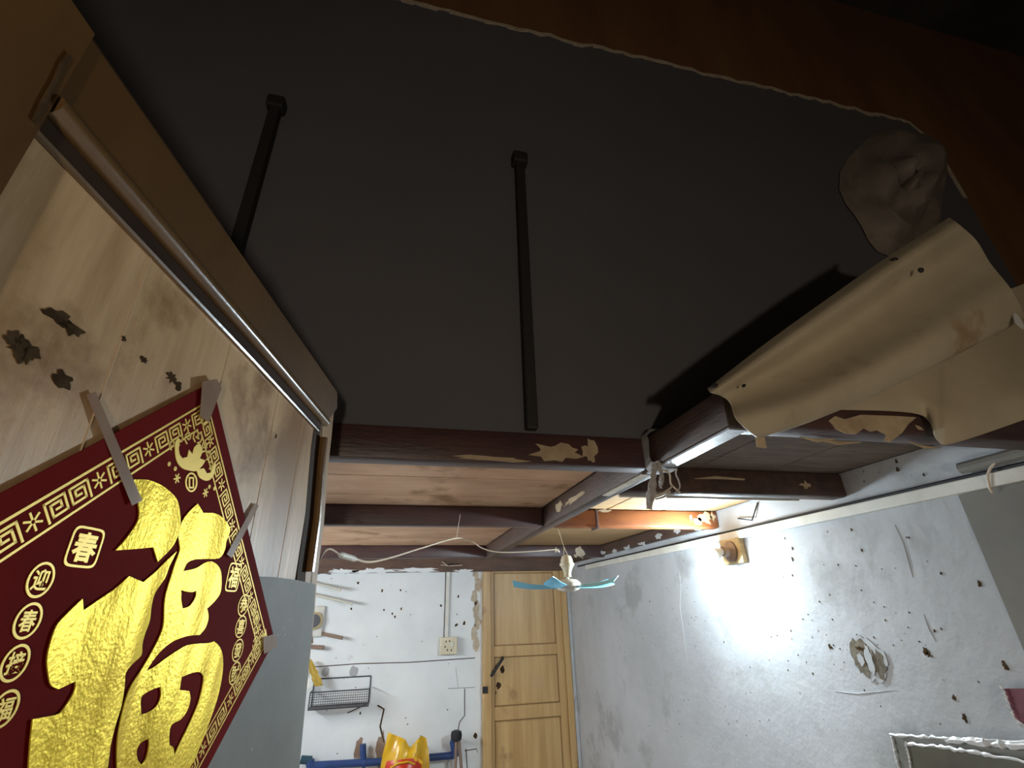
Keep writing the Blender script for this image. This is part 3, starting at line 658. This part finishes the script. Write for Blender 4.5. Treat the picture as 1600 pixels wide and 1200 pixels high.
# nail hook on the right wall above the strip
n0, n1, n2 = PX(1153, 810, XR - .006), PX(1175, 813, XR - .012), PX(1184, 785, XR - .004)
tag(MB().tube([n0, n1, n2], .003, 6).build('bent_nail', iron), 'bent nail hook on the white wall above the bulb', 'nail')

# ================================================================== hanging fan
fy = 2.03; K_ = fy / 2.9; q_ = PY(888, 914, fy); fx, fz = q_.x, q_.z
fn = thing('hanging_fan', (fx, fy, fz), 'small hanging fan with light blue blades in front of the wooden door', 'fan')
fo = Vector((fx, fy, fz))
MB().lathe([(r * K_, h * K_) for r, h in ((.010, .168), (.028, .160), (.036, .140), (.038, .122), (.044, .120), (.044, .108), (.038, .104), (.026, .080), (.020, .062), (.021, .050), (.024, .044))], fo, 'Z').build('canopy', cream, fn, True)
MB().tube([fo + Z_ * .045 * K_, fo + Z_ * .02 * K_], .006, 8).build('rod', white_pl, fn)
MB().lathe([(r * K_, h * K_) for r, h in ((.012, .034), (.050, .028), (.072, .012), (.075, -.006), (.062, -.026), (.034, -.036), (.006, -.038))], fo, 'Z').build('motor', white_pl, fn, True)
for k in range(5):
    a = math.radians(160 - 72 * k); d = Vector((math.cos(a), math.sin(a), 0)); e = Vector((-d.y, d.x, 0))
    rows = []
    for i in range(9):
        f = i / 8; r = .045 + .285 * f; wv = .013 + .022 * math.sin(min(1, f * 1.25) * 1.5) * (1 if f < .9 else .7)
        zc = -.012 + .010 * f + .06 * max(0, f - .55) ** 1.5
        rows.append([fo + K_ * (d * r + e * (wv * q) + Z_ * (zc + .016 * q * (.4 + .6 * f))) for q in (-1, -.5, 0, .5, 1)])
    MB().grid(rows, (0, 0, .002)).build('blade', blue_bl, fn, True)
MB().tube([(fx - .03, fy - .002, ZB - .001), (fx - .008, fy, fz + .215 * K_)], .0012, 5).build('hanging_string', wire_pale, fn)
for dx_ in (.010, -.012): MB().tube([(fx - .008, fy, fz + .215 * K_), (fx + dx_, fy, fz + .155 * K_)], .0015, 5).build('hanging_string', wire_pale, fn)
# power cable with connector
wr = thing('power_cable', PY(713, 842, 2.2), 'pale thin cable with an inline connector strung under the loft to the fan', 'cable')
path = [(488,1005,.86),(484,960,.86),(488,930,.86),(493,905,.86),(499,878,.87),(507,862,.90),(517,858,.95),(530,866,1.02)]
MB().tube(smooth_path([PY(*p) for p in path]), .0017, 6).build('cord', wire_pale, wr)
a, b = PY(530, 866, 1.02), PY(556, 874, 1.10)
MB().tube([a, a.lerp(b, .1), a.lerp(b, .85), b], [.003, .0058, .0058, .004], 10).build('connector', white_pl, wr)
path = [(556,874,1.10),(580,878,1.25),(615,870,1.45),(660,856,1.7),(713,841,1.96),(737,846,1.97),(752,856,1.98),(772,862,1.99),(800,863,2.0),(840,861,2.01),(868,859,2.02),(874,863,2.025)]
MB().tube(smooth_path([PY(*p) for p in path]), .0025, 6).build('cord', wire_pale, wr)
q = PY(713, 841, 1.96)
MB().tube([q, PY(719, 804, 1.975)], .0012, 5).build('hanging_string', wire_pale, wr)

# ================================================================== rag and wires tied round the girder
rg = thing('grey_rag', (.627, 1.06, ZB - .08), 'frayed grey rag strip knotted round the girder and hanging down', 'rag')
def ribbon(pts, w0, w1, seed, n=22):
    g = random.Random(seed); P = smooth_path(pts, n // (len(pts) - 1)); rows = []
    for i, p in enumerate(P):
        f = i / (len(P) - 1); wv = (w0 + (w1 - w0) * f) * g.uniform(.8, 1.2)
        rows.append([p + Vector((q * wv, .004 * math.sin(5 * q + 9 * f), g.uniform(-.002, .002))) for q in (-1, -.4, .3, 1)])
    return MB().grid(rows, (0, .003, 0))
ribbon([PY(1026,722,1.0), PY(1022,740,1.0), PY(1018,770,1.01), PY(1015,795,1.02)], .009, .009, 2).build('long_tail', rag_m, rg)
ribbon([PY(1030,720,1.0), PY(1034,742,1.0), PY(1033,762,1.005)], .008, .003, 3).build('short_tail', rag_m, rg)
m = MB(); n = 20
MB().grid([[Vector((.627 + .040 * math.copysign(min(1, abs(math.cos(a)) * 1.25), math.cos(a)), 1.035 + yy + .004 * math.sin(6 * a), 1.962 + .050 * math.copysign(min(1, abs(math.sin(a)) * 1.25), math.sin(a)))) for a in [i * math.tau / n for i in range(n + 1)]] for yy in (-.02, -.012, 0, .012, .02)]).build('wrap', rag_m, rg, True)
wb = thing('wire_bundle', (.70, 1.1, ZB - .03), 'small loop of pale wires hanging beside the rag under the girder', 'wire')
for i, pth in enumerate(([(1058,728,1.03),(1056,740,1.04),(1060,750,1.04),(1062,762,1.05),(1052,772,1.05),(1040,770,1.05)], [(1036,735,1.03),(1046,740,1.04),(1048,755,1.05),(1054,762,1.05),(1063,770,1.05)], [(1020,778,1.03),(1034,774,1.04),(1044,766,1.04),(1050,760,1.05)], [(1022,775,1.03),(1036,770,1.04),(1048,762,1.05)], [(1024,780,1.03),(1040,776,1.04),(1047,768,1.05)])):
    MB().tube(smooth_path([PY(*p) for p in pth]), .0022, 6).build('wire', wire_pale if i else rag_m, wb)

# ================================================================== things on the far wall
cn = thing('conduit_outlet', PY(700, 1009, YF), 'white outlet box on the back wall at the end of a vertical conduit', 'outlet')
p0, p1 = PY(700, 886, YF - .01), PY(700, 996, YF - .01)
MB().bbox((p0.x - .012, YF - .016, p1.z), (p0.x + .016, YF - .0005, 1.89), .002).build('conduit', white_pl, cn)
MB().box((p0.x - .018, YF - .008, p1.z), (p0.x - .0125, YF - .0005, 1.89)).build('cable', iron, cn)
a, b = PY(688, 996, YF - .03), PY(714, 1022, YF - .03)
bx = MB().bbox((a.x, YF - .045, b.z), (b.x, YF - .0005, a.z), .006).build('outlet_box', cream, cn)
cxm, czm = (a.x + b.x) / 2, (a.z + b.z) / 2
for ddx, ddz in ((-.022, .03), (.005, .032), (-.028, -.005), (-.01, -.028), (.02, -.03)):
    MB().box((cxm + ddx - .004, YF - .0465, czm + ddz - .006), (cxm + ddx + .004, YF - .0445, czm + ddz + .006)).build('socket_hole', black, bx)
MB().lathe([(.016, 0), (.016, -.006), (.01, -.008)], (cxm + .02, YF - .045, czm + .008), 'Y', 14).build('dial', white_pl, bx)
m_ = thing('cable_tuft', PY(700, 882, YF - .04), 'small tuft of cut wires at the top of the conduit', 'wire')
for k in range(7):
    s_ = PY(700, 884, YF - .05); MB().tube([s_, s_ + Vector((random.uniform(-.09, .12), -.01, random.uniform(0, .05)))], .003, 5).build('wire', wire_pale if k % 2 else iron, m_)
# wire basket
bk = thing('wire_basket', PY(532, 1085, YF), 'black wire mesh basket hanging on the white back wall', 'basket')
x0, x1 = -.505, -.115; zt_, zb_ = 1.115, 1.015; yf_ = YF - .14; zh = 1.18
m = MB()
for A in (((x0, YF - .004, zh), (x1, YF - .004, zh)), ((x1, YF - .004, zh), (x1, YF - .004, zb_)), ((x0, YF - .004, zh), (x0, YF - .004, zb_)), ((x0, YF - .004, zb_), (x1, YF - .004, zb_)),
          ((x0, yf_, zt_), (x1, yf_, zt_)), ((x0, yf_, zb_), (x1, yf_, zb_)), ((x0, yf_, zt_), (x0, yf_, zb_)), ((x1, yf_, zt_), (x1, yf_, zb_)), ((x0, yf_, zt_), (x0, YF - .004, zt_)), ((x1, yf_, zt_), (x1, YF - .004, zt_)), ((x0, yf_, zb_), (x0, YF - .004, zb_)), ((x1, yf_, zb_), (x1, YF - .004, zb_))):
    m.tube(A, .0045, 6)
m.build('frame', steel, bk)
m = MB()
for i in range(1, 26):
    x = x0 + (x1 - x0) * i / 26; m.tube([(x, yf_, zt_), (x, yf_, zb_), (x, YF - .004, zb_)], .0016, 4)
for i in range(1, 7):
    z = zb_ + (zt_ - zb_) * i / 7; m.tube([(x0, YF - .004, z), (x0, yf_, z), (x1, yf_, z), (x1, YF - .004, z)], .0016, 4)
for i in range(1, 6):
    y = yf_ + .136 * i / 6; m.tube([(x0, y, zb_), (x1, y, zb_)], .0016, 4)
tag(m.build('mesh', steel, bk), kind='stuff')
# rods on the left of the far wall
def rod(name, a, b, r, m, lab, cat, Y0, Y1, grp=None, cap=True):
    A, B = PY(*a, Y0), PY(*b, Y1); t = thing(name, A, lab, cat, grp)
    MB().tube([A, B], r, 8).build('bar', m, t)
    if cap: MB().tube([B, B + (B - A).normalized() * .012], r * 1.5, 8).build('end_cap', white_pl, t)
    return t
rail_m = mat('clear_rod', (0.55, 0.53, 0.45), rough=0.35)
rod('rail_bar', (482, 908), (530, 921), .010, rail_m, 'upper of two pale rods sticking out beside the partition edge', 'rod', 4.195, 4.12, 'pale rods by the back wall')
rod('rail_bar', (480, 926), (548, 943), .010, rail_m, 'lower of two pale rods sticking out beside the partition edge', 'rod', 4.195, 4.12, 'pale rods by the back wall')
rod('wooden_peg', (503, 990), (535, 997), .012, ceramic, 'long brown wooden peg below the round white dial', 'peg', 4.195, 4.13, 'wooden pegs', False)
rod('wooden_peg', (482, 1010), (506, 1012), .014, ceramic, 'short brown wooden peg just above the golden ribbon', 'peg', 4.195, 4.15, 'wooden pegs', False)
dl = thing('round_gauge', PY(492, 970, YF - .03), 'round dial with a white case behind the partition edge', 'gauge')
c = PY(492, 970, YF - .04)
MB().bbox((c.x - .05, YF - .03, c.z - .11), (c.x + .06, YF - .0005, c.z + .10), .015).build('case', white_pl, dl, True)
MB().lathe([(.06, .008), (.06, -.01), (.05, -.014)], (c.x - .005, YF - .035, c.z), 'Y').build('rim', lamp_wood, dl, True)
MB().lathe([(.045, 0), (.045, -.004)], (c.x - .005, YF - .049, c.z), 'Y').build('dial_face', sheet_grey, dl)
rb = thing('golden_ribbon', PY(488, 1050, YF - .05), 'golden ribbon hanging beside the wire basket', 'ribbon')
ribbon([PY(482,1030,4.12), PY(488,1045,4.11), PY(494,1060,4.1), PY(498,1072,4.1)], .022, .03, 8).build('tail', mat('gold_ribbon', (0.42, 0.28, 0.04), rough=0.4), rb)
ribbon([PY(484,1040,4.12), PY(480,1058,4.11), PY(478,1080,4.1)], .014, .02, 9).build('tail', white_pl, rb)
# blue pipes
bp = thing('blue_pipe', PY(600, 1190, YF - .05), 'dark blue painted water pipe with branches along the foot of the back wall', 'pipe')
yp = YF - .05
P = lambda x, y: PY(x, y, yp)
MB().tube([P(490, 1196), P(600, 1190), P(712, 1180)], .022, 10).build('main_pipe', blue_pipe, bp, True)
MB().tube([P(712, 1182), P(708, 1160), P(711, 1150)], .026, 10).build('elbow_branch', blue_pipe, bp, True)
MB().tube([P(568, 1193), P(567, 1163)], .021, 10).build('stub_branch', blue_pipe, bp, True)
MB().tube([P(484, 1188), P(487, 1205)], .028, 10).build('elbow_branch', blue_pipe, bp, True)
MB().tube([P(470, 1187), P(487, 1188)], .024, 10).build('elbow_branch', mat('dark_teal', (0.02, 0.06, 0.09), rough=0.4), bp, True)
MB().lathe([(.028, -.012), (.03, 0), (.028, .012)], P(569, 1192), 'X', 12).build('coupling', blue_pipe, bp, True)
bh = thing('brush', PY(714, 1150, YF - .125), 'black-headed brush with brown handles leaning on the blue pipe', 'brush')
c = PY(713, 1150, YF - .125)
MB().lathe([(.02, -.03), (.036, -.022), (.04, .005), (.036, .026), (.018, .034)], c, 'Z', 14).build('head', black, bh, True)
for a, b in (((713, 1158), (711, 1215)), ((717, 1155), (722, 1215))):
    MB().tube([PY(*a, YF - .125), PY(*b, YF - .135)], .011, 8).build('handle', ceramic, bh, True)
MB().tube([PY(594, 1150, YF - .01), PY(592, 1190, YF - .01)], [.01, .05], 6).build('rust_stain', ceramic, bp) if False else None
chip(PY(595, 1172, YF - .002), .035, .10, X_, Z_, (0, .0025, 0), 14, .3, 77).build('rust_stain', mat('rust_stain', (0.28, 0.19, 0.14), rough=0.9), wall_far)
chip(PY(560, 1170, YF - .002), .03, .06, X_, Z_, (0, .0025, 0), 14, .3, 78).build('rust_stain', MATS['rust_stain'], wall_far)
# yellow bag
bg = thing('yellow_bag', PY(633, 1200, YF - .16), 'crumpled yellow plastic bag with a red band at the foot of the back wall', 'bag')
yb_ = YF - .18
L_ = [(606,1144),(603,1160),(598,1178),(595,1195),(594,1215),(596,1240),(602,1262)]; R_ = [(666,1149),(667,1160),(670,1175),(671,1190),(672,1215),(670,1240),(664,1262)]
rows = []; rowsb = []; NC = 22; g = random.Random(4)
topf = lambda f: (1144 + 11 * (f / .45) if f < .45 else 1155 + 14 * ((f - .45) / .12) if f < .57 else 1169 - 20 * ((f - .57) / .3) if f < .87 else 1149 + 4 * (f - .87) / .13)
for i in range(len(L_)):
    (xa, ya), (xb, yb2) = L_[i], R_[i]; r1 = []; r2 = []
    for j in range(NC + 1):
        f = j / NC; yy = ya + (yb2 - ya) * f
        if i == 0: yy = topf(f)
        elif i == 1: yy = max(yy, topf(f) + 4)
        elif i == 2: yy = max(yy, topf(f) + 8)
        bulge = .09 * math.sin(math.pi * f) * min(1, .25 + i * .2) + .012 * math.sin(17 * f + i) 
        r1.append(PY(xa + (xb - xa) * f, yy, yb_ - bulge)); r2.append(PY(xa + (xb - xa) * f, yy, yb_ + bulge * .7 + .004))
    rows.append(r1); rowsb.append(r2)
MB().grid(rows).build('front_film', yellow, bg, True); MB().grid(rowsb).build('back_film', yellow, bg, True)
band = []
for yy0, yy1 in ((0, 1), (.5, 1), (1, 1)): pass
def bagp(f, y, o=.004):
    i = 2 if y < 1190 else 3 if y < 1205 else 4 if y < 1230 else 5
    (xa, ya), (xb, yb2) = L_[i], R_[i]
    return PY(xa + (xb - xa) * f, y, yb_ - .09 * math.sin(math.pi * f) * min(1, .25 + i * .2) - .014 - o)
MB().grid([[bagp(f / 12, y - 8 * f / 12) for f in range(1, 11)] for y in (1190, 1200, 1215, 1235)]).build('red_band', red_film, bg, True)
MB().tube([bagp(f, y, .008) for f, y in ((.2, 1200), (.35, 1193), (.55, 1190), (.7, 1194))], .006, 6).build('gold_swirl', yellow, bg)
for f, y in ((.70, 1186), (.76, 1188), (.82, 1191)): chip(bagp(f, y, .009), .016, .012, X_, Z_, (0, .002, 0), 8, .5, int(y)).build('gold_swirl', yellow, bg)

# ================================================================== lower right of the right wall
fs = thing('film_sleeve', PX(1480, 1190, XR - .02), 'dusty clear plastic sleeve with bright folded edges at the lower right wall', 'plastic sleeve')
xa = XR - .03
def wx(x, y, X=xa): return PX(x, y, X)
MB().prism([wx(1394, 1149), wx(1640, 1166), wx(1640, 1300), wx(1430, 1300)], (.006, 0, 0)).build('back_film', dirty_film, fs)
g = random.Random(8)
def rag_edge(pts, r, X, name):
    P = smooth_path([wx(x, y, X) for x, y in pts], 8); P = [p + Vector((g.uniform(-.003, .001), 0, g.uniform(-.002, .002))) for p in P]
    MB().tube(P, [r * g.uniform(.5, 1.5) for _ in P], 6).build(name, film_edge, fs, True)
rag_edge([(1392, 1148), (1440, 1151), (1490, 1155), (1545, 1157), (1640, 1162)], .0035, xa - .004, 'folded_edge')
rag_edge([(1480, 1157), (1530, 1160), (1580, 1164), (1640, 1168)], .007, xa - .002, 'folded_edge')
rag_edge([(1392, 1148), (1398, 1170), (1405, 1200), (1415, 1240)], .003, xa - .004, 'folded_edge')
fp = MB().prism([wx(1417, 1163, xa - .012), wx(1640, 1196, xa - .012), wx(1640, 1300, xa - .012), wx(1440, 1300, xa - .012)], (.006, 0, 0)).build('front_film', mat('dark_film', (0.10, 0.095, 0.06), (0.075, 0.065, 0.05), 0.35, 8), fs)
rag_edge([(1416, 1162), (1460, 1166), (1510, 1174), (1560, 1183), (1640, 1197)], .004, xa - .016, 'folded_edge')
rag_edge([(1416, 1162), (1420, 1180), (1426, 1210), (1432, 1240)], .0025, xa - .016, 'folded_edge')
dc = thing('tinsel_decoration', PX(1590, 1110, XR - .03), 'maroon cloth decoration edged with silver tinsel at the right edge', 'decoration')
MB().prism([wx(1568, 1076), wx(1640, 1076), wx(1640, 1145), wx(1600, 1132), (wx(1586, 1122))], (.012, 0, 0)).build('cloth', maroon, dc)
for i in range(34):
    t = i / 33
    x, y = (1567 + 18 * t * 1.4, 1076 + 46 * t * 1.4) if t < .7 else (1590 + (t - .7) * 60, 1130 + (t - .7) * 45)
    p = wx(x + g.uniform(-3, 3), y + g.uniform(-3, 3), xa - .006); r = g.uniform(.002, .0045)
    MB().prism([p, p + Vector((0, r, r * 2)), p + Vector((-r, -r, r))], (-.001, 0, -.001)).build('tinsel', silver, dc)
